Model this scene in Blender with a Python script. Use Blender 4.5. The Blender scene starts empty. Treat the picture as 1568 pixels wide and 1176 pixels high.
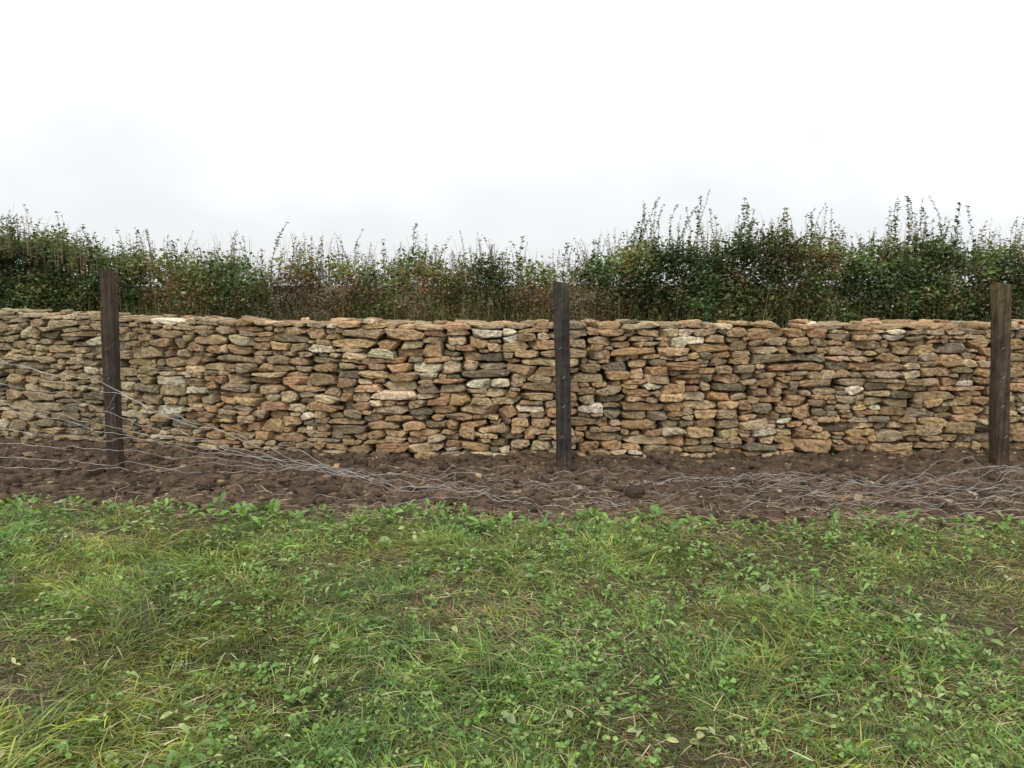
import bpy, math, numpy as np
R=np.random.default_rng(11)
PI=math.pi
# ---------------------------------------------------------------- helpers
TAB=np.random.default_rng(7).random((256,256))
def vn(x,y):
    xi=np.floor(x).astype(int); yi=np.floor(y).astype(int)
    fx=x-xi; fy=y-yi
    fx=fx*fx*(3-2*fx); fy=fy*fy*(3-2*fy)
    a=TAB[xi%256,yi%256]; b=TAB[(xi+1)%256,yi%256]; c=TAB[xi%256,(yi+1)%256]; d=TAB[(xi+1)%256,(yi+1)%256]
    return (a*(1-fx)+b*fx)*(1-fy)+(c*(1-fx)+d*fx)*fy
def fbm(x,y,s,o=3,off=0.0):
    x=np.asarray(x,float)*s+17.3+off; y=np.asarray(y,float)*s+5.7+off*1.7
    t=0;a=1;n=0
    for i in range(o):
        t=t+a*vn(x,y); n+=a; a*=.5; x=x*2.03+3.1; y=y*2.03+7.7
    return t/n
def sst(a,b,x):
    t=np.clip((x-a)/(b-a),0,1); return t*t*(3-2*t)
def mesh_obj(name,V,F,col=None,mat=None,smooth=True,parent=None):
    V=np.ascontiguousarray(V,dtype=np.float32).reshape(-1,3); F=np.ascontiguousarray(F,dtype=np.int32)
    k=F.shape[1]; me=bpy.data.meshes.new(name)
    me.vertices.add(len(V)); me.vertices.foreach_set("co",V.ravel())
    me.loops.add(F.size); me.loops.foreach_set("vertex_index",F.ravel())
    me.polygons.add(len(F)); me.polygons.foreach_set("loop_start",np.arange(0,F.size,k,dtype=np.int32))
    try: me.polygons.foreach_set("loop_total",np.full(len(F),k,dtype=np.int32))
    except Exception: pass
    me.polygons.foreach_set("use_smooth",np.full(len(F),smooth,dtype=bool))
    if col is not None:
        at=me.color_attributes.new("Col",'FLOAT_COLOR','POINT')
        c=np.ones((len(V),4),dtype=np.float32); c[:,:3]=np.asarray(col).reshape(-1,3)
        at.data.foreach_set("color",c.ravel())
    me.update(calc_edges=True); me.validate()
    ob=bpy.data.objects.new(name,me); bpy.context.scene.collection.objects.link(ob)
    if mat: me.materials.append(mat)
    if parent: ob.parent=parent
    return ob
class Acc:
    def __init__(s): s.V=[];s.F=[];s.C=[];s.n=0
    def add(s,V,F,C):
        V=V.reshape(-1,3); s.V.append(V); s.F.append(F.reshape(-1,4)+s.n); s.C.append(C.reshape(-1,3)); s.n+=len(V)
    def obj(s,name,mat,smooth=True,parent=None):
        return mesh_obj(name,np.concatenate(s.V),np.concatenate(s.F),np.concatenate(s.C),mat,smooth,parent)
def ribbons(P,az,L,W,a0,a1,prof,roll,fold,col,tipcol=None):
    N=len(P); m=len(prof)-1
    H=np.stack([np.cos(az),np.sin(az),0*az],1)
    T0=np.stack([-np.sin(az),np.cos(az),0*az],1)
    pts=[P.copy()]; tans=[]
    cur=P.copy()
    for i in range(m+1):
        t=i/m; a=a0+(a1-a0)*t
        tan=H*np.cos(a)[:,None]; tan[:,2]=np.sin(a); tans.append(tan)
        if i<m:
            am=a0+(a1-a0)*(i+.5)/m
            st=H*np.cos(am)[:,None]; st[:,2]=np.sin(am)
            cur=cur+st*(L/m)[:,None]; pts.append(cur.copy())
    k=3 if fold else 2
    out=np.zeros((N,m+1,k,3))
    for i in range(m+1):
        up=np.cross(tans[i],T0)
        side=T0*np.cos(roll)[:,None]+up*np.sin(roll)[:,None]
        nn=up*np.cos(roll)[:,None]-T0*np.sin(roll)[:,None]
        w=(W*prof[i]*.5)[:,None]
        if k==2:
            out[:,i,0]=pts[i]-side*w; out[:,i,1]=pts[i]+side*w
        else:
            out[:,i,0]=pts[i]-side*w+nn*w*fold; out[:,i,1]=pts[i]; out[:,i,2]=pts[i]+side*w+nn*w*fold
    base=(np.arange(N)*(m+1)*k)[:,None]
    f=[]
    for i in range(m):
        for j in range(k-1):
            a=i*k+j; f.append([a,a+1,a+k+1,a+k])
    F=(base[:,:,None]+np.array(f)[None]).reshape(-1,4)
    C=np.repeat(np.repeat(col[:,None,None,:],m+1,1),k,2).copy()
    if tipcol is not None:
        tt=np.linspace(0,1,m+1)[None,:,None,None]
        C=C*(1-tt)+tipcol[:,None,None,:]*tt
    return out,F,C
def tubes(Pth,rad,col,k=4):
    N,m,_=Pth.shape
    T=np.gradient(Pth,axis=1); T/=np.linalg.norm(T,axis=2,keepdims=True)+1e-9
    ref=np.where(np.abs(T[...,2:3])>.8,np.array([1.,0,0]),np.array([0,0,1.]))
    A=np.cross(T,ref); A/=np.linalg.norm(A,axis=2,keepdims=True)+1e-9
    B=np.cross(T,A)
    rad=np.broadcast_to(np.asarray(rad).reshape(N,-1),(N,m))
    an=np.arange(k)/k*2*PI
    V=Pth[:,:,None,:]+rad[:,:,None,None]*(A[:,:,None,:]*np.cos(an)[None,None,:,None]+B[:,:,None,:]*np.sin(an)[None,None,:,None])
    f=[]
    for i in range(m-1):
        for j in range(k):
            j2=(j+1)%k; f.append([i*k+j,i*k+j2,(i+1)*k+j2,(i+1)*k+j])
    F=((np.arange(N)*m*k)[:,None,None]+np.array(f)[None]).reshape(-1,4)
    C=np.broadcast_to(col[:,None,None,:],(N,m,k,3))
    return V,F,C
# ---------------------------------------------------------------- materials
def newmat(name):
    m=bpy.data.materials.new(name); m.use_nodes=True; nt=m.node_tree
    for n in list(nt.nodes): nt.nodes.remove(n)
    return m,nt
def noise(nt,co,scale,detail=4,rough=.6):
    n=nt.nodes.new('ShaderNodeTexNoise'); n.inputs['Scale'].default_value=scale; n.inputs['Detail'].default_value=detail; n.inputs['Roughness'].default_value=rough
    nt.links.new(co,n.inputs['Vector']); return n
def ramp(nt,fac,stops):
    r=nt.nodes.new('ShaderNodeValToRGB'); e=r.color_ramp.elements
    while len(e)<len(stops): e.new(.5)
    for i,(p,c) in enumerate(stops):
        e[i].position=p; e[i].color=(c[0],c[1],c[2],1) if hasattr(c,'__len__') else (c,c,c,1)
    nt.links.new(fac,r.inputs['Fac']); return r
def mixc(nt,fac,a,b,mode='MIX'):
    m=nt.nodes.new('ShaderNodeMix'); m.data_type='RGBA'; m.blend_type=mode
    for s,v in ((0,fac),(6,a),(7,b)):
        if hasattr(v,'is_linked'): nt.links.new(v,m.inputs[s])
        elif s==0: m.inputs[0].default_value=v
        else: m.inputs[s].default_value=(v[0],v[1],v[2],1)
    return m.outputs[2]
def finish(nt,col,rough=.9,bumps=(),spec=.2,metal=0):
    b=nt.nodes.new('ShaderNodeBsdfPrincipled'); o=nt.nodes.new('ShaderNodeOutputMaterial')
    nt.links.new(col,b.inputs['Base Color'])
    b.inputs['Roughness'].default_value=rough
    b.inputs['Specular IOR Level'].default_value=spec; b.inputs['Metallic'].default_value=metal
    prev=None
    for h,d in bumps:
        bp=nt.nodes.new('ShaderNodeBump'); bp.inputs['Strength'].default_value=1; bp.inputs['Distance'].default_value=d
        nt.links.new(h,bp.inputs['Height'])
        if prev: nt.links.new(prev,bp.inputs['Normal'])
        prev=bp.outputs['Normal']
    if prev: nt.links.new(prev,b.inputs['Normal'])
    nt.links.new(b.outputs[0],o.inputs['Surface'])
def attr(nt):
    a=nt.nodes.new('ShaderNodeVertexColor'); a.layer_name="Col"; return a.outputs['Color']
def objco(nt): return nt.nodes.new('ShaderNodeTexCoord').outputs['Object']
def leafmat(name,trans=.3,rough=.5,spec=.3,nscale=40):
    m,nt=newmat(name); c=attr(nt); co=objco(nt)
    n=noise(nt,co,nscale,2); r=ramp(nt,n.outputs['Fac'],[(.3,.7),(.7,1.25)])
    col=mixc(nt,1.0,c,r.outputs['Color'],'MULTIPLY')
    b=nt.nodes.new('ShaderNodeBsdfPrincipled'); b.inputs['Roughness'].default_value=rough; b.inputs['Specular IOR Level'].default_value=spec
    nt.links.new(col,b.inputs['Base Color'])
    t=nt.nodes.new('ShaderNodeBsdfTranslucent'); tc=mixc(nt,1.0,col,(1.25,1.25,.6),'MULTIPLY'); nt.links.new(tc,t.inputs['Color'])
    ms=nt.nodes.new('ShaderNodeMixShader'); ms.inputs[0].default_value=trans
    nt.links.new(b.outputs[0],ms.inputs[1]); nt.links.new(t.outputs[0],ms.inputs[2])
    o=nt.nodes.new('ShaderNodeOutputMaterial'); nt.links.new(ms.outputs[0],o.inputs['Surface']); return m

m_stone,nt=newmat("limestone"); co=objco(nt); c=attr(nt)
n1=noise(nt,co,9,5,.65); n2=noise(nt,co,34,5,.7); n3=noise(nt,co,130,3,.7); n4=noise(nt,co,3.2,4,.6); n5=noise(nt,co,18,6,.75); n6=noise(nt,co,14,5,.7)
c1=mixc(nt,1.0,c,ramp(nt,n1.outputs['Fac'],[(.3,(.66,.62,.57)),(.5,(1,1,1)),(.72,(1.3,1.25,1.17))]).outputs['Color'],'MULTIPLY')
c2=mixc(nt,1.0,c1,ramp(nt,n2.outputs['Fac'],[(.32,(.45,.41,.36)),(.5,(1,1,1)),(.7,(1.4,1.38,1.32))]).outputs['Color'],'MULTIPLY')
c2=mixc(nt,ramp(nt,n6.outputs['Fac'],[(.56,0),(.66,.6)]).outputs['Color'],c2,(.60,.495,.345))
c3=mixc(nt,ramp(nt,n5.outputs['Fac'],[(.565,0),(.655,.8)]).outputs['Color'],c2,(.075,.06,.04))
mossf=nt.nodes.new('ShaderNodeMath'); mossf.operation='MULTIPLY'
nt.links.new(ramp(nt,n4.outputs['Fac'],[(.53,0),(.68,1)]).outputs['Color'],mossf.inputs[0])
nt.links.new(ramp(nt,n2.outputs['Fac'],[(.42,0),(.6,.7)]).outputs['Color'],mossf.inputs[1])
c4=mixc(nt,mossf.outputs[0],c3,(.09,.083,.027))
finish(nt,c4,.93,((n1.outputs['Fac'],.014),(n2.outputs['Fac'],.013),(n3.outputs['Fac'],.005)),.12)

m_core,nt=newmat("wall_core_rubble"); co=objco(nt); n1=noise(nt,co,20,4)
finish(nt,ramp(nt,n1.outputs['Fac'],[(.3,(.02,.015,.011)),(.7,(.07,.052,.035))]).outputs['Color'],1,((n1.outputs['Fac'],.03),))

m_ground,nt=newmat("soil_and_turf"); co=objco(nt); c=attr(nt)
n1=noise(nt,co,5,6,.65); n2=noise(nt,co,28,6,.7); n3=noise(nt,co,110,4,.7)
c1=mixc(nt,1.0,c,ramp(nt,n1.outputs['Fac'],[(.3,(.6,.58,.56)),(.7,(1.35,1.33,1.3))]).outputs['Color'],'MULTIPLY')
c2=mixc(nt,1.0,c1,ramp(nt,n2.outputs['Fac'],[(.3,(.45,.43,.41)),(.7,(1.5,1.5,1.47))]).outputs['Color'],'MULTIPLY')
finish(nt,c2,.8,((n1.outputs['Fac'],.04),(n2.outputs['Fac'],.035),(n3.outputs['Fac'],.008)),.3)

m_wood,nt=newmat("weathered_timber"); co=objco(nt); c=attr(nt)
mp=nt.nodes.new('ShaderNodeMapping'); mp.inputs['Scale'].default_value=(60,60,2.2); nt.links.new(co,mp.inputs['Vector'])
n1=noise(nt,mp.outputs[0],1,6,.7); n2=noise(nt,co,7,4)
c1=mixc(nt,1.0,c,ramp(nt,n1.outputs['Fac'],[(.33,(.35,.33,.32)),(.5,(1,1,1)),(.68,(1.9,1.8,1.7))]).outputs['Color'],'MULTIPLY')
c2=mixc(nt,1.0,c1,ramp(nt,n2.outputs['Fac'],[(.3,.6),(.7,1.4)]).outputs['Color'],'MULTIPLY')
finish(nt,c2,.7,((n1.outputs['Fac'],.006),),.3)

m_wire,nt=newmat("galvanised_wire"); co=objco(nt); n1=noise(nt,co,9,3); c=attr(nt)
wc=mixc(nt,1.0,c,ramp(nt,n1.outputs['Fac'],[(.35,(.24,.22,.19)),(.65,(.54,.52,.49))]).outputs['Color'],'MULTIPLY')
finish(nt,wc,.5,(),.5,.15)
m_grass=leafmat("grass_blades",.35,.5,.3,6)
m_weed=leafmat("broad_leaves",.3,.4,.45,60)
m_hedge=leafmat("hedge_leaves",.3,.5,.35,30)
m_straw,nt=newmat("dead_stalks"); finish(nt,attr(nt),.8)
m_bark,nt=newmat("twig_bark"); finish(nt,attr(nt),.9)

# ---------------------------------------------------------------- ground
def edge(x):
    e=np.interp(x,[-9,-4,-2,-1,.2,1.5,2.6,3.3,4.5,9],[5.28,5.22,5.18,5.06,4.90,4.84,4.78,4.80,4.95,5.0])
    return e+.36*(fbm(x,0*x,1.6,3)-.5)+.34*(fbm(x,0*x,6,3,3)-.5)
def facey(x): return np.interp(x,[-12,-9,-6,-4.9,-3.6,-2.7,-.9,.5,3,5,9],[9.1,8.7,8.0,7.72,7.38,7.12,6.93,6.90,7.02,7.13,7.3])
def gz(x,y):
    e=edge(x); soil=sst(-.05,.15,y-e)*(1-sst(.3,.8,y-facey(x)))
    und=.05*(fbm(x,y,.7,2)-.5)
    z=und*sst(0,4,y)
    clod=fbm(x,y,9,4,11)
    z=z+soil*(-.035+.13*(clod-.5)+.11*np.abs(fbm(x,y,3.5,2,4)-.5))
    z=z+.075*np.exp(-((y-facey(x)+.05)/.2)**2)*(fbm(x,0*x,2.2,3,9)*1.6-.3)
    z=z+(1-soil)*.02*(fbm(x,y,5,3,2)-.5)
    return z
def axis(lo,hi,st,far):
    a=np.arange(lo,hi,st); g=[];d=st;p=hi
    while p<far: d*=1.35; p+=d; g.append(p)
    return np.array(g),a
gx,ax=axis(-7.5,7.5,.026,400); xs=np.concatenate([-gx[::-1],ax,gx])
ya=np.arange(4.5,7.6,.024); yb=np.arange(1.2,4.5,.07)
gy,_=axis(0,7.6,.03,500); gl,_=axis(0,0,.07,60)
ys=np.concatenate([1.2-(gl)[::-1],yb,ya,gy])
ys=np.unique(np.round(ys,5)); X,Y=np.meshgrid(xs,ys)
Z=gz(X,Y)
nx,ny=len(xs),len(ys)
idx=np.arange(nx*ny).reshape(ny,nx)
F=np.stack([idx[:-1,:-1],idx[:-1,1:],idx[1:,1:],idx[1:,:-1]],-1).reshape(-1,4)
e=edge(X); s=sst(-.05,.12,Y-e)*(1-sst(.6,1.2,Y-facey(X)))
soilc=np.array([.152,.103,.070]); turf=np.array([.075,.072,.032])
bare=sst(.55,.72,fbm(X,Y,1.3,3,21))
tc=turf*(1-bare[...,None])+np.array([.13,.09,.058])*bare[...,None]
damp=.4+1.05*fbm(X,Y,1.1,4,31)
C=tc*(1-s[...,None])+soilc*damp[...,None]*s[...,None]
mesh_obj("ground",np.stack([X,Y,Z],-1),F,C,m_ground)

# ---------------------------------------------------------------- stones
def cubesphere(n):
    g=np.linspace(-1,1,n+1); g=np.sign(g)*np.abs(g)**.9
    pts=[];fs=[]
    u,v=np.meshgrid(g,g,indexing='ij'); id0=np.arange((n+1)**2).reshape(n+1,n+1)
    for a in range(3):
        for sg in (-1,1):
            p=np.zeros((n+1,n+1,3)); p[...,a]=sg; p[...,(a+1)%3]=u; p[...,(a+2)%3]=v
            q=np.stack([id0[:-1,:-1],id0[1:,:-1],id0[1:,1:],id0[:-1,1:]],-1).reshape(-1,4)
            if sg<0: q=q[:,::-1]
            fs.append(q+len(pts)*(n+1)**2); pts.append(p.reshape(-1,3))
    P=np.concatenate(pts); F=np.concatenate(fs)
    _,i,inv=np.unique(np.round(P,4),axis=0,return_index=True,return_inverse=True)
    return P[i],inv.ravel()[F]
def stones(cen,half,rotz,tilt,col,n=9,chops=12,namp=.006,expo=(6,18),dmin=.66):
    N=len(cen); T,F=cubesphere(n)
    P=np.repeat(T[None],N,0)
    ex=R.uniform(expo[0],expo[1],(N,1,1))
    P=P/((np.abs(P)**ex).sum(2,keepdims=True)**(1/ex))
    for k in range(chops):
        a=R.uniform(0,2*PI,N); b=R.normal(0,.4,N)
        nn=np.stack([np.cos(a)*np.cos(b),-np.abs(np.sin(b)) if k%2 else np.sin(b),np.sin(a)*np.cos(b)],1)
        d=np.abs(nn).sum(1)**.8*R.uniform(dmin,1.0,N)
        ov=np.maximum((P*nn[:,None]).sum(2)-d[:,None],0)
        P=P-ov[...,None]*nn[:,None]
    sk=R.uniform(-.2,.2,(N,1)); tp=R.uniform(-.2,.2,(N,1))
    P[...,0]*=1+tp*P[...,2]; P[...,2]*=1+sk*P[...,0]
    S=P*half[:,None]
    dirn=P/np.linalg.norm(P,axis=2,keepdims=True)
    for w,am in ((28,.9),(55,.8),(110,.7)):
        ph=R.uniform(0,6.28,(N,1,3)); kv=R.normal(0,w,(N,1,3)); kv2=R.normal(0,w,(N,1,3))
        q=np.sin((S*kv).sum(2)+ph[...,0])*np.cos((S*kv2).sum(2)+ph[...,1])
        S=S+dirn*(q*namp*am*np.minimum(1,half.min(1)/.03)[:,None])[...,None]
    ct,st=np.cos(tilt)[:,None],np.sin(tilt)[:,None]
    x=S[...,0]*ct-S[...,2]*st; z=S[...,0]*st+S[...,2]*ct; y=S[...,1]
    cz,sz=np.cos(rotz)[:,None],np.sin(rotz)[:,None]
    O=np.stack([x*cz-y*sz,x*sz+y*cz,z],-1)+cen[:,None]
    FF=((np.arange(N)*len(T))[:,None,None]+F[None]).reshape(-1,4)
    CC=np.repeat(col[:,None],len(T),1)
    return O,FF,CC
dx=.01; wx=np.arange(-8,8,dx); NX=len(wx)
Htop=np.interp(wx,[-9,-5,-3.4,-2.7,-.7,.7,3,4.8,9],[1.27,1.235,1.19,1.175,1.15,1.16,1.145,1.14,1.14])
sky=-.09+.06*fbm(wx,0*wx,2,2)
target=Htop-.05+.02*(fbm(wx,0*wx,3,3,4)-.5)
L=[]
it=0
pr=R.random
while it<8000:
    it+=1
    df=sky-target; open_=df<-.02
    if not open_.any(): break
    key=np.where(open_,sky,9); i=int(np.argmin(key)); s0=sky[i]
    l=i
    while l>0 and open_[l-1] and abs(sky[l-1]-s0)<.028: l-=1
    r=i
    while r<NX-1 and open_[r+1] and abs(sky[r+1]-s0)<.028: r+=1
    wr=(r-l+1)*dx
    w=float(np.clip(R.lognormal(math.log(.18),.43),.065,.40))
    if wr>w+.06:
        n=int(w/dx)
        if pr()<.5: a,b=l,l+n
        else: a,b=r-n+1,r+1
    else: a,b=l,r+1; w=wr
    seg=sky[a:b]
    if len(seg)>3: sl,ic=np.polyfit(wx[a:b],seg,1)
    else: sl=0
    sl=float(np.clip(sl,-.16,.16)); xc=wx[a:b].mean(); zb=float(seg.mean())
    h=float(np.clip(w*R.uniform(.24,.52),.032,.080))
    if pr()<.10: h=min(h*1.5,.13)
    nb=[sky[a-1]-zb if a>0 else 9, sky[b]-zb if b<NX else 9]
    nb=[q for q in nb if .034<q<.095]
    if nb and pr()<.42: h=float(nb[int(pr()*len(nb))])
    rem=float((target[a:b]-seg).mean())
    if rem<h+.025: h=max(.028,rem)
    if w<.035: h=min(h,.04)
    slt=sl*.85+R.normal(0,.03)*(w>.08)
    sky[a:b]=zb+h+(wx[a:b]-xc)*slt
    L.append((xc,zb+h/2,len(seg)*dx,h,slt))
L=np.array(L); N=len(L)
print("stones",N)
batter=.075
ang=np.arctan(np.gradient(facey(wx),wx)); fang=lambda x: np.interp(x,wx,ang)
pal=np.array([[.50,.35,.20],[.45,.30,.17],[.39,.28,.17],[.53,.40,.25],[.38,.25,.145],[.34,.265,.175],[.29,.235,.165],[.60,.49,.33],[.45,.28,.165],[.21,.17,.115],[.42,.325,.205],[.74,.66,.50]])
pw=np.array([.16,.14,.12,.12,.09,.09,.07,.06,.06,.04,.10,.035]); pw/=pw.sum()
def stonecol(N,x):
    c=pal[R.choice(len(pal),N,p=pw)]*R.uniform(.72,1.2,(N,1))
    c=c*np.stack([R.normal(1,.03,N),np.ones(N),R.normal(1,.05,N)],1)
    g=sst(-2.2,-4.2,x)[:,None]*.42
    grey=c.mean(1,keepdims=True)*np.array([.95,.92,.64])
    return c*(1-g)+grey*g
hd=R.uniform(.10,.14,N)
yf=facey(L[:,0])+batter*L[:,1]+R.normal(0,.017,N)
cen=np.stack([L[:,0],yf+hd,L[:,1]],1)
half=np.stack([L[:,2]/2*1.01,hd,L[:,3]/2*1.04],1)
wa=Acc()
wa.add(*stones(cen,half,fang(L[:,0])+R.normal(0,.1,N),np.arctan(L[:,4]),stonecol(N,L[:,0]),9))
for row in range(2):
    x=-8.0; cl=[]
    while x<7.95:
        w=float(np.clip(R.lognormal(math.log(.19),.4),.08,.36)); a=int((x+8)/dx); b=min(NX,a+int(w/dx))
        if b-a<4: break
        t=R.uniform(.03,.062); z=np.percentile(sky[a:b],60)
        if pr()<.92: cl.append((x+w/2,z+t/2-.002,w,t))
        x+=w*.985
    cl=np.array(cl); n=len(cl)
    hd=R.uniform(.12,.16,n)
    cy=facey(cl[:,0])+batter*1.1+hd+R.uniform(-.025,.03,n)+row*.27
    col=stonecol(n,cl[:,0])*1.08
    wa.add(*stones(np.stack([cl[:,0],cy,cl[:,1]],1),np.stack([cl[:,2]/2*1.03,hd,cl[:,3]/2*1.08],1),fang(cl[:,0])+R.normal(0,.14,n),R.normal(0,.045,n),col,10,11))
    n=36; x=R.uniform(-7.8,7.8,n); hw=R.uniform(.04,.085,n); hh=R.uniform(.010,.020,n)
    zz=np.interp(x,wx,sky)+.038+hh
    wa.add(*stones(np.stack([x,facey(x)+.2+row*.2+R.uniform(-.06,.05,n),zz],1),np.stack([hw,hw*.8,hh],1),R.uniform(-.5,.5,n),R.normal(0,.08,n),stonecol(n,x)*1.05,8))
wall=bpy.data.objects.new("dry_stone_wall",None); bpy.context.scene.collection.objects.link(wall)
wa.obj("stones",m_stone,False,parent=wall)
cx=np.arange(-8,8.01,.3); f=facey(cx); t=np.interp(cx,wx,Htop)-.07
Vc=[]
for i in range(len(cx)):
    Vc+= [(cx[i],f[i]+.11,-.1),(cx[i],f[i]+.11+batter,t[i]),(cx[i],f[i]+.52,t[i]),(cx[i],f[i]+.58,-.1)]
Fc=[]
for i in range(len(cx)-1):
    for j in range(3): Fc.append([i*4+j,i*4+j+1,i*4+4+j+1,i*4+4+j])
mesh_obj("rubble_core",np.array(Vc),np.array(Fc),None,m_core,parent=wall)

def soilpts(n,lo=0,hi=1,xr=6.5,p=1.):
    x=R.uniform(-xr,xr,n); e=edge(x); f=facey(x); t=R.random(n)**p; y=e+(f-e)*(lo+(hi-lo)*t); return x,y
la=Acc()
x,y=soilpts(620,-.02,1,6.5,1.0); n=len(x); s_=np.clip(R.lognormal(math.log(.009),.55,n),.004,.04)
la.add(*stones(np.stack([x,y,gz(x,y)+s_*.2],1),np.stack([s_*R.uniform(.9,1.6,n),s_,s_*.6],1),R.uniform(0,6,n),R.normal(0,.2,n),stonecol(n,x)*.85,5,6,.002))
la.obj("loose_stones",m_stone)
ca=Acc(); x,y=soilpts(11000,0,.99,6.5,.9); n=len(x); s_=np.clip(R.lognormal(math.log(.0125),.6,n),.004,.06)
cc=np.array([.145,.099,.068])*R.uniform(.45,1.4,(n,1))
ca.add(*stones(np.stack([x,y,gz(x,y)-s_*.1],1),np.stack([s_*R.uniform(.9,1.7,n),s_*1.1,s_*.75],1),R.uniform(0,6,n),R.normal(0,.2,n),cc,4,5,.005,(2,4)))
ca.obj("soil_clods",m_ground)

# ---------------------------------------------------------------- fence posts
def post(name,x,y,w,h,lean,colr,moss):
    p=bpy.data.objects.new(name,None); bpy.context.scene.collection.objects.link(p)
    nz=60; bev=.12
    ring=np.array([(-1+bev,-1),(-.33,-1),(.33,-1),(1-bev,-1),(1,-1+bev),(1,-.33),(1,.33),(1,1-bev),(1-bev,1),(.33,1),(-.33,1),(-1+bev,1),(-1,1-bev),(-1,.33),(-1,-.33),(-1,-1+bev)])
    m=len(ring); V=[];C=[]
    zs=np.linspace(-.25,h,nz)
    for i,z in enumerate(zs):
        off=np.array([lean*z+.004*math.sin(z*3+x),.003*math.sin(z*4)])
        sc=w/2*(1+.03*math.sin(z*5+x*3)); wob=1+.02*R.normal(0,1,m)
        rr=ring*sc*wob[:,None]+off
        for a in range(m):
            zz=z-(.012*ring[a,0]*.8+.010*ring[a,1]) if i==nz-1 else z
            V.append((rr[a,0],rr[a,1],zz))
            t=np.clip((z-(h-.5))/.5,0,1)*moss
            cc=colr*(1-t)+np.array([.13,.105,.045])*t
            if z<.12: cc=cc*.75+np.array([.03,.018,.010])
            C.append(cc*R.uniform(.85,1.15))
    F=[]
    for i in range(nz-1):
        for a in range(m):
            b=(a+1)%m; F.append([i*m+a,i*m+b,(i+1)*m+b,(i+1)*m+a])
    top=(nz-1)*m; cen0=np.mean(np.array(V[top:]),0); n0=len(V)
    for a in range(m):
        v=np.array(V[top+a]); v=v*.35+cen0*.65; V.append(tuple(v+np.array([0,0,.002]))); C.append(colr*1.6)
    V.append(tuple(cen0)); C.append(colr*1.2); ci=len(V)-1
    for a in range(m):
        b=(a+1)%m; F.append([top+a,top+b,n0+b,n0+a])
    for a in range(0,m,2):
        F.append([n0+a,n0+(a+1)%m,n0+(a+2)%m,ci])
    mesh_obj("timber",np.array(V),np.array(F),np.array(C),m_wood,False,parent=p)
    sp=[]
    for z in (.25,.5,.74,.98):
        t=np.linspace(0,PI,7); pp=np.stack([lean*z+.012*np.cos(t)+R.uniform(-.02,.02),-w/2-.012*np.sin(t)*.8,z+0*t+.01*np.cos(t)],1); sp.append(pp)
    V2,F2,C2=tubes(np.array(sp),np.full(4,.0018),np.ones((4,3))); mesh_obj("staples",V2,F2,C2,m_wire,True,parent=p)
    p.location=(x,y,0); return p
post("fence_post",-3.245,6.45,.100,1.60,.02,np.array([.052,.036,.027]),.15)
post("fence_post",.43,6.56,.120,1.50,-.02,np.array([.036,.031,.028]),.2)
post("fence_post",4.06,6.56,.112,1.49,-.07,np.array([.062,.043,.03]),.8)

# ---------------------------------------------------------------- wire fence
nh=9; M=300; X=np.linspace(-7.5,6.5,M)
hk=np.array([.03,.15,.27,.40,.53,.68,.83,1.0,1.17]); P=np.zeros((nh,M,3))
f=np.interp(X,[-7,-4.6,-3.9,-3.2,-2.5,-1.9,-1.3,-.8,.2],[0,.16,.27,.42,.56,.68,.81,.91,1])
for k in range(nh):
    w1=(fbm(X,0*X+k*3.1,.9,3,k)-.5); w2=(fbm(X,0*X+k*1.3,.8,3,40+k)-.5)
    th=f*PI*.5
    y=6.36-hk[k]*np.sin(th)*.95*(1-.25*sst(1,4,X))+w1*(.10+.6*f)
    z=hk[k]*np.cos(th)**1.1*.98+w2*.26*(1-f*.8)*np.minimum(1,hk[k]*3)
    g=gz(X,y)
    lift=np.maximum(0,w2-.03)*.22*f*(.4+1.5*sst(2.,4.,X))
    lift+= .10*sst(3.0,5,X)*(.3+k/nh)
    P[k]=np.stack([X+.04*w1,y,np.maximum(z,0)+g*f+.010+lift],1)
fence=bpy.data.objects.new("wire_fence",None); bpy.context.scene.collection.objects.link(fence)
wf=Acc(); one=lambda n,v=1.: np.ones((n,3))*v
rw=np.where(np.arange(nh)%8==0,.0025,.0020)[:,None]*(1-.15*f[None])
Vt,Ft,Ct=tubes(P,rw,one(nh)); Ct=Ct*(1.2-.25*f[None,:,None,None]); wf.add(Vt,Ft,Ct)
sel=np.arange(2,M-2,6); vs=[]
for j in sel:
    col=P[:,j].copy(); tt=np.linspace(0,nh-1,33); q=np.stack([np.interp(tt,np.arange(nh),col[:,a]) for a in range(3)],1)
    q[:,0]+=.03*np.sin(tt*1.3+j)+.02*R.normal(); q[:,2]+=.004; vs.append(q)
Vt,Ft,Ct=tubes(np.array(vs),np.full(len(vs),.0012),one(len(vs),.85)); wf.add(Vt,Ft,Ct)
st=[]
for i in range(18):
    x0=R.uniform(1.6,4.7) if i<13 else R.uniform(-4.5,1); ln=R.uniform(1.,2.6); t=np.linspace(0,1,60)
    xx=x0+ln*t; yy=R.uniform(5.2,6.2)+.35*(fbm(t*2,t*0+i,1.3,2,i)-.5)+R.uniform(-.3,.3)*t
    zz=gz(xx,yy)+.008+.16*np.sin(t*PI)*R.random()*(1 if i<13 else .4)
    st.append(np.stack([xx,yy,zz],1))
wf.add(*tubes(np.array(st),np.full(len(st),.0018),one(len(st))))
wf.obj("netting",m_wire,parent=fence)

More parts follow.
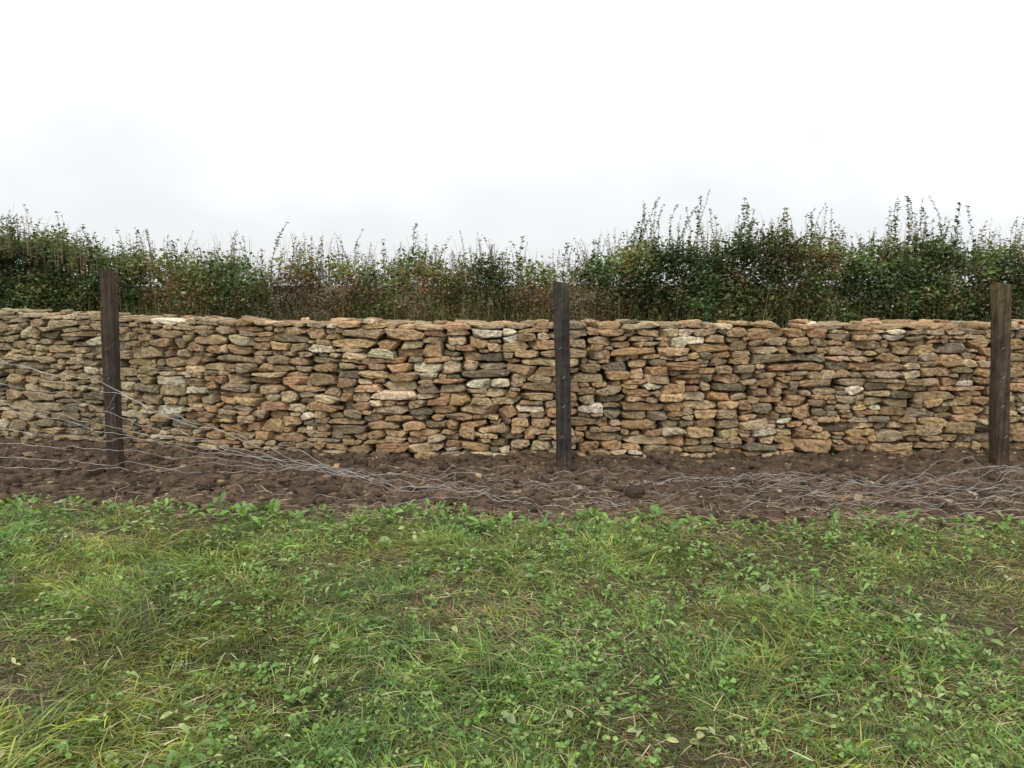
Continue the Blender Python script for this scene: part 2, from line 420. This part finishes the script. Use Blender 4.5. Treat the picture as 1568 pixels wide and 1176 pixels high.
# ---------------------------------------------------------------- grass
def lawn_pts(n,ylo=1.6):
    y=R.uniform(ylo,5.6,n); half=y*.68+.9; half=np.where(R.random(n)<.10,6.5,half); x=R.uniform(-1,1,n)*half; return x,y
nc=16500; cxp,cyp=lawn_pts(nc)
bareC=.85*sst(.49,.64,fbm(cxp,cyp,1.3,3,21))+.95*sst(.5,1.6,cxp)*sst(2.3,3.0,cyp)*(1-sst(4.1,4.7,cyp))*sst(.38,.54,fbm(cxp,cyp,3,2,3))
bareC=np.clip(bareC,0,1)
keep=R.random(nc)>bareC*.62; cxp,cyp,bareC=cxp[keep],cyp[keep],bareC[keep]; nc=len(cxp)
near_e=sst(.5,.05,edge(cxp)-cyp)
tall=(R.random(nc)**2.0)*np.clip(-.1+2.0*fbm(cxp,cyp,2.2,2,44),.15,1.5)*(1-.45*bareC)*(1-.45*near_e)
nb=(R.integers(10,26,nc)*(1-.3*bareC)).astype(int)
ci=np.repeat(np.arange(nc),nb); N=len(ci); print("blades",N)
rad=.022+.03*R.random(nc)
bx=cxp[ci]+R.normal(0,1,N)*rad[ci]; by=cyp[ci]+R.normal(0,1,N)*rad[ci]
ce=edge(cxp)+np.where(R.random(nc)<.16,R.random(nc)**2*.5,.07*R.normal(0,1,nc))
k=by<ce[ci]+.03*R.normal(0,1,N); ci=ci[k];bx=bx[k];by=by[k];N=len(ci)
flow=fbm(bx,by,1.2,2,50)*14
az=np.where(R.random(N)<.45,np.arctan2(by-cyp[ci],bx-cxp[ci])+R.normal(0,.6,N),flow+R.normal(0,.6,N))
Ln=(.042+.10*tall[ci]+.02*R.random(N))*R.uniform(.6,1.35,N)
Wd=R.uniform(.0022,.0048,N)*(1+.4*tall[ci])
a0=R.uniform(.35,1.3,N); a1=a0-R.uniform(.7,2.0,N)
g1=np.array([[.20,.325,.065],[.145,.26,.065],[.26,.36,.08],[.29,.34,.11],[.12,.215,.085],[.22,.345,.10]])
cb=g1[R.integers(0,len(g1),nc)]*R.uniform(.65,1.35,(nc,1))
lush=fbm(cxp,cyp,.8,2,77)[:,None]; l2=fbm(cxp,cyp,3.2,3,79)[:,None]
cb=cb*(.85+.45*lush)*np.clip(.15+1.6*l2,.5,1.5)
hue=(fbm(cxp,cyp,1.8,2,66)[:,None]-.5)
cb=cb*np.array([1,1,1])+cb*hue*np.array([.7,.05,-.3])
col=cb[ci]*R.uniform(.7,1.3,(N,1))
dead=R.random(N)<(.14+.40*bareC[ci]+.07*sst(.2,2,bx)+.2*(fbm(bx,by,3,2,88)-.42))
strawc=np.array([[.54,.45,.24],[.41,.32,.17],[.60,.53,.33],[.34,.22,.12]])
col[dead]=strawc[R.integers(0,4,dead.sum())]*R.uniform(.5,1.05,(dead.sum(),1))
a0[dead]*=.4; a1[dead]=a0[dead]-R.uniform(.2,.7,dead.sum())
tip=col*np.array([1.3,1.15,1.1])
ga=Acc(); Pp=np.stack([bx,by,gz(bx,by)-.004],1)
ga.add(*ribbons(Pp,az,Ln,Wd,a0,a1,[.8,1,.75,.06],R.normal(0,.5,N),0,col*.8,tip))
n=52000; x,y=lawn_pts(n); k=y<edge(x)+.08*R.normal(0,1,n); x,y=x[k],y[k]; n=len(x)
cc=strawc[R.integers(0,4,n)]*R.uniform(.35,.85,(n,1)); gm=R.random(n)<.5; cc[gm]=np.array([.18,.26,.08])*R.uniform(.5,1.2,(gm.sum(),1))
ga.add(*ribbons(np.stack([x,y,gz(x,y)+R.uniform(.001,.03,n)],1),R.uniform(0,6.28,n),R.uniform(.03,.11,n),R.uniform(.0015,.0038,n),R.uniform(0,.35,n),R.uniform(-.35,.1,n),[.6,1,.8,.1],R.normal(0,.6,n),0,cc,cc))
n=3600; x,y=lawn_pts(n); k=y<edge(x)+.1; x,y=x[k],y[k]; n=len(x)
cc=np.array([.66,.60,.36])*R.uniform(.55,1.1,(n,1))
ga.add(*ribbons(np.stack([x,y,gz(x,y)+R.uniform(.03,.055,n)],1),R.uniform(0,6.28,n),R.uniform(.03,.12,n),R.uniform(.002,.004,n),R.uniform(-.1,.3,n),R.uniform(-.35,.1,n),[.8,1,.8,.3],R.normal(0,.5,n),0,cc,cc))
ga.obj("grass",m_grass)
we=Acc()
def rosette(n,smin,smax,cnt,prof,wr,pal_,margin=.0,xy=None,el=(.1,1.0),clump=None):
    x,y=lawn_pts(n) if xy is None else xy
    k=y<edge(x)+margin
    if clump is not None: k&=fbm(x,y,1.7,3,clump)>.5
    x,y=x[k],y[k]; n=len(x)
    c=R.integers(cnt[0],cnt[1],n); i=np.repeat(np.arange(n),c); m=len(i)
    sz=R.uniform(smin,smax,n)[i]*R.uniform(.6,1.2,m)
    az=R.uniform(0,6.28,m); h=R.uniform(.012,.06,m)
    P=np.stack([x[i]+np.cos(az)*.3*sz+R.normal(0,.25,m)*sz,y[i]+np.sin(az)*.3*sz+R.normal(0,.25,m)*sz,gz(x[i],y[i])+h],1)
    a0=R.uniform(el[0],el[1],m); a1=a0-R.uniform(.3,1.3,m)
    cc=pal_[R.integers(0,len(pal_),n)][i]*R.uniform(.75,1.25,(m,1))
    we.add(*ribbons(P,az,sz,sz*wr*R.uniform(.8,1.2,m),a0,a1,prof,R.normal(0,.5,m),.28,cc,cc*1.12))
wp=np.array([[.16,.29,.06],[.21,.35,.09],[.13,.24,.06],[.28,.38,.13]])
rosette(6500,.012,.026,(3,8),[.15,.85,1,.75,.15],.8,wp,.05,clump=120)
rosette(2000,.022,.055,(3,7),[.12,.6,.9,1,.1],.38,wp,clump=140)
rosette(300,.02,.042,(1,3),[.12,.8,1,.7,.1],.5,np.array([[.42,.50,.26],[.36,.44,.18],[.46,.46,.2]]))
rosette(70,.04,.07,(1,5),[.12,.8,1,.7,.1],.5,np.array([[.32,.40,.20],[.18,.28,.08]]))
n=340; x=R.uniform(-6,6,n); rosette(n,.03,.085,(3,8),[.12,.7,1,.8,.1],.40,wp[:3],.3,(x,edge(x)+.14-R.random(n)**2*.4),(.3,1.2))
n=44; x,y=soilpts(n); i=np.repeat(np.arange(n),4); m=len(i); az=R.uniform(0,6.28,m)
cc=wp[R.integers(0,4,m)]
we.add(*ribbons(np.stack([x[i],y[i],gz(x[i],y[i])+.01],1),az,R.uniform(.015,.045,m),R.uniform(.01,.02,m),R.uniform(.2,1,m),R.uniform(-.3,.3,m),[.2,1,.9,.1],R.normal(0,.4,m),.25,cc,cc))
we.obj("broadleaf_weeds",m_weed)
# ---------------------------------------------------------------- straw litter on soil
sa=Acc(); n=7500; x=R.uniform(-6.5,6.5,n); e=edge(x); y=e+np.abs(R.normal(0,.5,n))-.08
k=(y<facey(x)-.02)&(R.random(n)<.4+.6*sst(-1.5,2,x)+.3*(y-e<.2)); x,y=x[k],y[k]; n=len(x)
cc=np.array([.46,.36,.23])*R.uniform(.3,1.15,(n,1))
sa.add(*ribbons(np.stack([x,y,gz(x,y)+R.uniform(.008,.03,n)],1),R.normal(0,.8,n)+(R.random(n)<.5)*PI,R.uniform(.02,.15,n),R.uniform(.002,.0045,n),R.uniform(-.05,.35,n),R.uniform(-.35,.1,n),[.8,1,1,.5],R.normal(0,.5,n),0,cc,cc))
n=2000; x,y=soilpts(n,0,.9); cc=np.array([.38,.28,.17])*R.uniform(.3,1.3,(n,1))
sa.add(*ribbons(np.stack([x,y,gz(x,y)+.014],1),R.uniform(0,6.28,n),R.uniform(.01,.03,n),R.uniform(.006,.014,n),R.uniform(-.1,.4,n),R.uniform(-.4,.2,n),[.2,1,.9,.1],R.normal(0,.4,n),.2,cc,cc))
sa.obj("straw_litter",m_straw,False)

# ---------------------------------------------------------------- hedge
PX=[-60,0,60,110,150,200,250,300,350,380,405,430,460,500,550,600,650,700,750,800,850,900,950,1000,1050,1100,1150,1200,1250,1300,1350,1400,1450,1500,1568,1640]
PY=[345,350,352,375,388,385,389,402,390,390,420,414,388,386,412,408,394,404,394,410,414,400,380,372,380,371,362,366,366,382,375,366,384,384,366,362]
D=8.75
tx=(np.array(PX)-784)/1231*D; tz=1.53+D*np.tan(np.arctan((588-np.array(PY))/1231)-math.radians(7.13))
Top=lambda x: np.interp(x,tx,tz)+.10*(fbm(x,0*x,3.5,2,5)-.5)-.01
greens=np.array([[.045,.076,.024],[.07,.11,.034],[.098,.145,.047],[.145,.185,.07]])
browns=np.array([[.17,.10,.06],[.125,.07,.043],[.21,.145,.08],[.15,.115,.052]])
ha=Acc()
nc=26000
x=R.uniform(-7.4,7.4,nc); T=Top(x)
z=T-np.where(R.random(nc)<.90,R.random(nc)**.9*.95,R.uniform(.9,1.6,nc))
bul=.45*(fbm(x,z*1.3,1.4,3,60)-.5)
fr=facey(x)+.95+bul+.40*sst(1.3,2.1,z)
dep=np.where(R.random(nc)<.6,np.abs(R.normal(0,.16,nc)),R.uniform(0,1.1,nc)); y=fr+dep
z=np.minimum(z,T-.12*(dep>.8)-.02*R.random(nc))
kp=(fbm(x,z,5.5,2,13)>.40)|(R.random(nc)<.38)|(dep>.5)
kp&=R.random(nc)<(.28+.72*sst(.0,.2,T-z))
x,y,z,T=x[kp],y[kp],z[kp],T[kp]; nc=len(x)
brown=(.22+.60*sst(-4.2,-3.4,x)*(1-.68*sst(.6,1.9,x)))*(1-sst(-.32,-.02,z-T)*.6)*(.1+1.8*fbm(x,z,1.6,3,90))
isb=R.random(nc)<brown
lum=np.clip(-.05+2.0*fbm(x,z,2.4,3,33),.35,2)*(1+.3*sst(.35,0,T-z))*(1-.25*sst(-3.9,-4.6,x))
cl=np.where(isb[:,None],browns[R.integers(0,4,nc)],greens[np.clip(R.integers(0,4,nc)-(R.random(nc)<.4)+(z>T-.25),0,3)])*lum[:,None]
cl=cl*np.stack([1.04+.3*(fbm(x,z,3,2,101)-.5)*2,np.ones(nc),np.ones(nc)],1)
lsz=np.where(isb,R.uniform(.018,.034,nc),R.uniform(.026,.052,nc))
cnt=R.integers(10,21,nc); i=np.repeat(np.arange(nc),cnt); m=len(i); print("hedge leaves",m)
sp=R.uniform(.03,.075,nc)[i]
P=np.stack([x[i]+R.normal(0,1,m)*sp,y[i]+R.normal(0,1,m)*sp,z[i]+R.normal(0,1,m)*sp*.8],1)
s_=lsz[i]*R.uniform(.65,1.25,m)
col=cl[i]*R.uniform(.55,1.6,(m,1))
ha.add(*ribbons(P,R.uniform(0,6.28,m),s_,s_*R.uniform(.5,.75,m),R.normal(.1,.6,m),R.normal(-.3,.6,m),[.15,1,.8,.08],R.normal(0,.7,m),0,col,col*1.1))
hedge=bpy.data.objects.new("hedge",None); bpy.context.scene.collection.objects.link(hedge)
n=640; sx=R.uniform(-7.4,7.4,n); hh=np.clip(R.lognormal(math.log(.12),.55,n),.03,.30)
def pxx(p): return (p-784)/1231*D
def pz(p): return 1.53+D*math.tan(math.atan((588-p)/1231)-math.radians(7.13))
spec=[(35,325),(75,335),(45,330),(140,345),(130,350),(190,350),(232,352),(370,358),(378,362),(445,340),(500,362),(560,352),(640,342),(655,360),(705,355),(800,362),(870,372),(905,368),(975,312),(985,318),(1000,308),(990,325),(1012,312),(1035,330),(1042,318),(1055,325),(1070,300),(1082,288),(1076,320),(1125,330),(1137,312),(1150,335),(1190,322),(1200,340),(1238,318),(1248,316),(1255,322),(1240,340),(1275,345),(1350,318),(1362,306),(1372,303),(1378,312),(1392,306),(1400,302),(1365,330),(1385,330),(1440,330),(1455,316),(1445,345),(1510,350),(1558,335),(1566,330),(1330,350),(1420,345),(978,340),(995,345),(1005,335),(1020,345),(1130,345),(1142,340),(1192,345),(1245,350),(1356,340),(1390,345),(1396,325),(1448,350),(30,345),(15,340),(1120,350),(1225,350),(1235,345),(970,350),(982,308),(1008,300),(1030,315),(1066,312),(1128,306),(1140,325),(1185,335),(1232,328),(1252,308),(1358,312),(1380,300),(1404,318),(1450,310),(1552,345),(1500,340)]
X0=[];H=[]
for a,b in spec:
    xx=pxx(a)+R.normal(0,.01); X0.append(xx); H.append(max(.08,pz(b)-float(Top(np.array([xx]))[0])))
X0=np.concatenate([sx,np.array(X0)]); H=np.concatenate([hh,np.array(H)]); n=len(X0); isp=np.arange(n)>=len(sx)
q=12; t=np.linspace(0,1,q)[None]
y0=8.45+R.uniform(0,.6,n); y0=np.where(isp,8.7,y0); base=Top(X0)-.30
lean=R.normal(0.08,.35,n)*H; cur=R.normal(0,.5,n)*H
Pt=np.stack([X0[:,None]-lean[:,None]*(1-t)+cur[:,None]*(t-t**2)+.004*np.sin(t*17+X0[:,None]*9),y0[:,None]+(lean*.5)[:,None]*t+0*t,base[:,None]+(H+.30)[:,None]*(t-.04*t**3)],-1)
ba=Acc(); tc=np.array([.12,.09,.05])*R.uniform(.6,1.4,(n,1))
ba.add(*tubes(Pt,(.0034*(1-.75*t)+0*X0[:,None]),tc,3))
nl=np.where(isp,(30+H*150),(14+H*110)).astype(int); i=np.repeat(np.arange(n),nl); m=len(i)
tt=R.uniform(.12,1,m)**.9
fi=tt*(q-1); lo=np.floor(fi).astype(int).clip(0,q-2); fr_=(fi-lo)[:,None]
Pl=Pt[i,lo]*(1-fr_)+Pt[i,lo+1]*fr_
kind=R.random(n); s_=np.where(kind<.5,R.uniform(.022,.038,n),R.uniform(.032,.056,n))[i]*(1.2-.5*tt)*R.uniform(.6,1.2,m)
cs=np.where((kind<.65)[:,None],np.array([.17,.21,.085]),np.array([.08,.12,.038]))*R.uniform(.7,1.3,(n,1))
cs[R.random(n)<.16]=np.array([.22,.165,.10])
col=cs[i]*R.uniform(.75,1.3,(m,1))
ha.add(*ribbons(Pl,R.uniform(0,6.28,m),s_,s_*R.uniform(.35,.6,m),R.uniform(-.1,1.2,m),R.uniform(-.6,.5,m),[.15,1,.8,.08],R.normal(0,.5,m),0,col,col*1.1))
n=620; X0=R.uniform(-7.4,7.4,n); w=.5*(R.random(n)<.5)+sst(-4,-3,X0)*(1-sst(1,3,X0)); X0=X0[w>.3]; n=len(X0)
H=R.uniform(.03,.24,n); base=Top(X0)-.25; lean=R.normal(0,.3,n)*H
Pt=np.stack([X0[:,None]+lean[:,None]*t**2,8.3+R.uniform(0,.6,n)[:,None]+0*t,base[:,None]+(H+.25)[:,None]*t],-1)
tc=np.array([.28,.22,.13])*R.uniform(.5,1.4,(n,1)); ba.add(*tubes(Pt,.0023*(1-.6*t)+0*X0[:,None],tc,3))
n=800; X0=R.uniform(-7.4,7.4,n); T=Top(X0); lean=R.normal(0,.28,n)
Y0=facey(X0)+1.1+R.uniform(-.02,.8,n)
Pt=np.stack([X0[:,None]+lean[:,None]*t+.03*np.sin(t*6+X0[:,None]*5),Y0[:,None]+.05*np.sin(t*5+X0[:,None]),(T*R.uniform(.7,.93,n))[:,None]*t],-1)
ba.add(*tubes(Pt,(.008*(1-.8*t))*R.uniform(.5,1.3,n)[:,None],np.array([.09,.065,.045])*R.uniform(.6,1.6,(n,1)),4))
ba.obj("branches",m_bark,parent=hedge)
ha.obj("foliage",m_hedge,parent=hedge)
n=14000; x=R.uniform(-7.4,7.4,n); dn=sst(-4.6,-3.6,x)*(1-.8*sst(1.2,2.4,x))*sst(.25,.6,fbm(x,0*x,1.8,3,70)); k=R.random(n)<dn*.6+.05; x=x[k]; n=len(x)
y=facey(x)+.64+R.uniform(0,.3,n); Ls=R.uniform(1.1,1.54,n)*(.88+.22*fbm(x,0*x,3,2,71))
pal3=np.array([[.34,.28,.15],[.27,.21,.11],[.16,.21,.06],[.22,.25,.09]])
cc=pal3[R.integers(0,4,n)]*R.uniform(.4,1.1,(n,1))
ra=Acc(); ra.add(*ribbons(np.stack([x,y,0*x],1),R.uniform(0,6.28,n),Ls,R.uniform(.003,.006,n),R.uniform(1.4,1.6,n),R.uniform(.9,1.6,n),[1,1,1,.9,.6,.1],R.normal(0,1,n),0,cc*.7,cc))
ra.obj("rank_grass",m_grass)

# ---------------------------------------------------------------- light, world, camera
sc=bpy.context.scene
w=bpy.data.worlds.new("World"); sc.world=w; w.use_nodes=True; nt=w.node_tree
for n_ in list(nt.nodes): nt.nodes.remove(n_)
el=math.radians(58); rot=math.radians(200)
skyt=nt.nodes.new('ShaderNodeTexSky'); skyt.sky_type='NISHITA'; skyt.sun_disc=False; skyt.sun_elevation=el; skyt.sun_rotation=rot
b1=nt.nodes.new('ShaderNodeBackground'); b1.inputs[1].default_value=.05
hs=nt.nodes.new('ShaderNodeHueSaturation'); hs.inputs['Saturation'].default_value=.2; nt.links.new(skyt.outputs[0],hs.inputs['Color']); nt.links.new(hs.outputs[0],b1.inputs[0])
tcn=nt.nodes.new('ShaderNodeTexCoord'); sep=nt.nodes.new('ShaderNodeSeparateXYZ'); nt.links.new(tcn.outputs['Generated'],sep.inputs[0])
mp=nt.nodes.new('ShaderNodeMapping'); mp.inputs['Scale'].default_value=(1,1,1.6); mp.inputs['Location'].default_value=(.3,.1,.2); nt.links.new(tcn.outputs['Generated'],mp.inputs[0])
cn=noise(nt,mp.outputs[0],4.2,3,.45)
add=nt.nodes.new('ShaderNodeMath'); add.operation='MULTIPLY_ADD'; nt.links.new(cn.outputs['Fac'],add.inputs[0]); add.inputs[1].default_value=.30; nt.links.new(sep.outputs['Z'],add.inputs[2])
cr=ramp(nt,add.outputs[0],[(.13,(.535,.55,.57)),(.23,(.605,.617,.635)),(.33,(.74,.747,.757)),(.44,(.96,.955,.95))])
b2=nt.nodes.new('ShaderNodeBackground'); b2.inputs[1].default_value=1.06; nt.links.new(cr.outputs[0],b2.inputs[0])
ad=nt.nodes.new('ShaderNodeAddShader'); nt.links.new(b1.outputs[0],ad.inputs[0]); nt.links.new(b2.outputs[0],ad.inputs[1])
o=nt.nodes.new('ShaderNodeOutputWorld'); nt.links.new(ad.outputs[0],o.inputs[0])
sd=bpy.data.lights.new("sun",'SUN'); sd.energy=1.5; sd.angle=math.radians(16); sd.color=(1,.95,.87)
so=bpy.data.objects.new("sun",sd); sc.collection.objects.link(so)
from mathutils import Vector
dirv=Vector((-math.sin(math.radians(20))*math.cos(el),-math.cos(math.radians(20))*math.cos(el),math.sin(el)))
so.rotation_euler=dirv.to_track_quat('Z','Y').to_euler()
cd=bpy.data.cameras.new("camera"); cd.sensor_width=36; cd.lens=28.26; cd.clip_end=2000; cd.clip_start=.05
co_=bpy.data.objects.new("camera",cd); sc.collection.objects.link(co_); co_.location=(0,0,1.5); co_.rotation_euler=(math.radians(90-7.13),0,0)
sc.camera=co_
sc.view_settings.view_transform='Standard'; sc.view_settings.look='None'; sc.view_settings.exposure=0
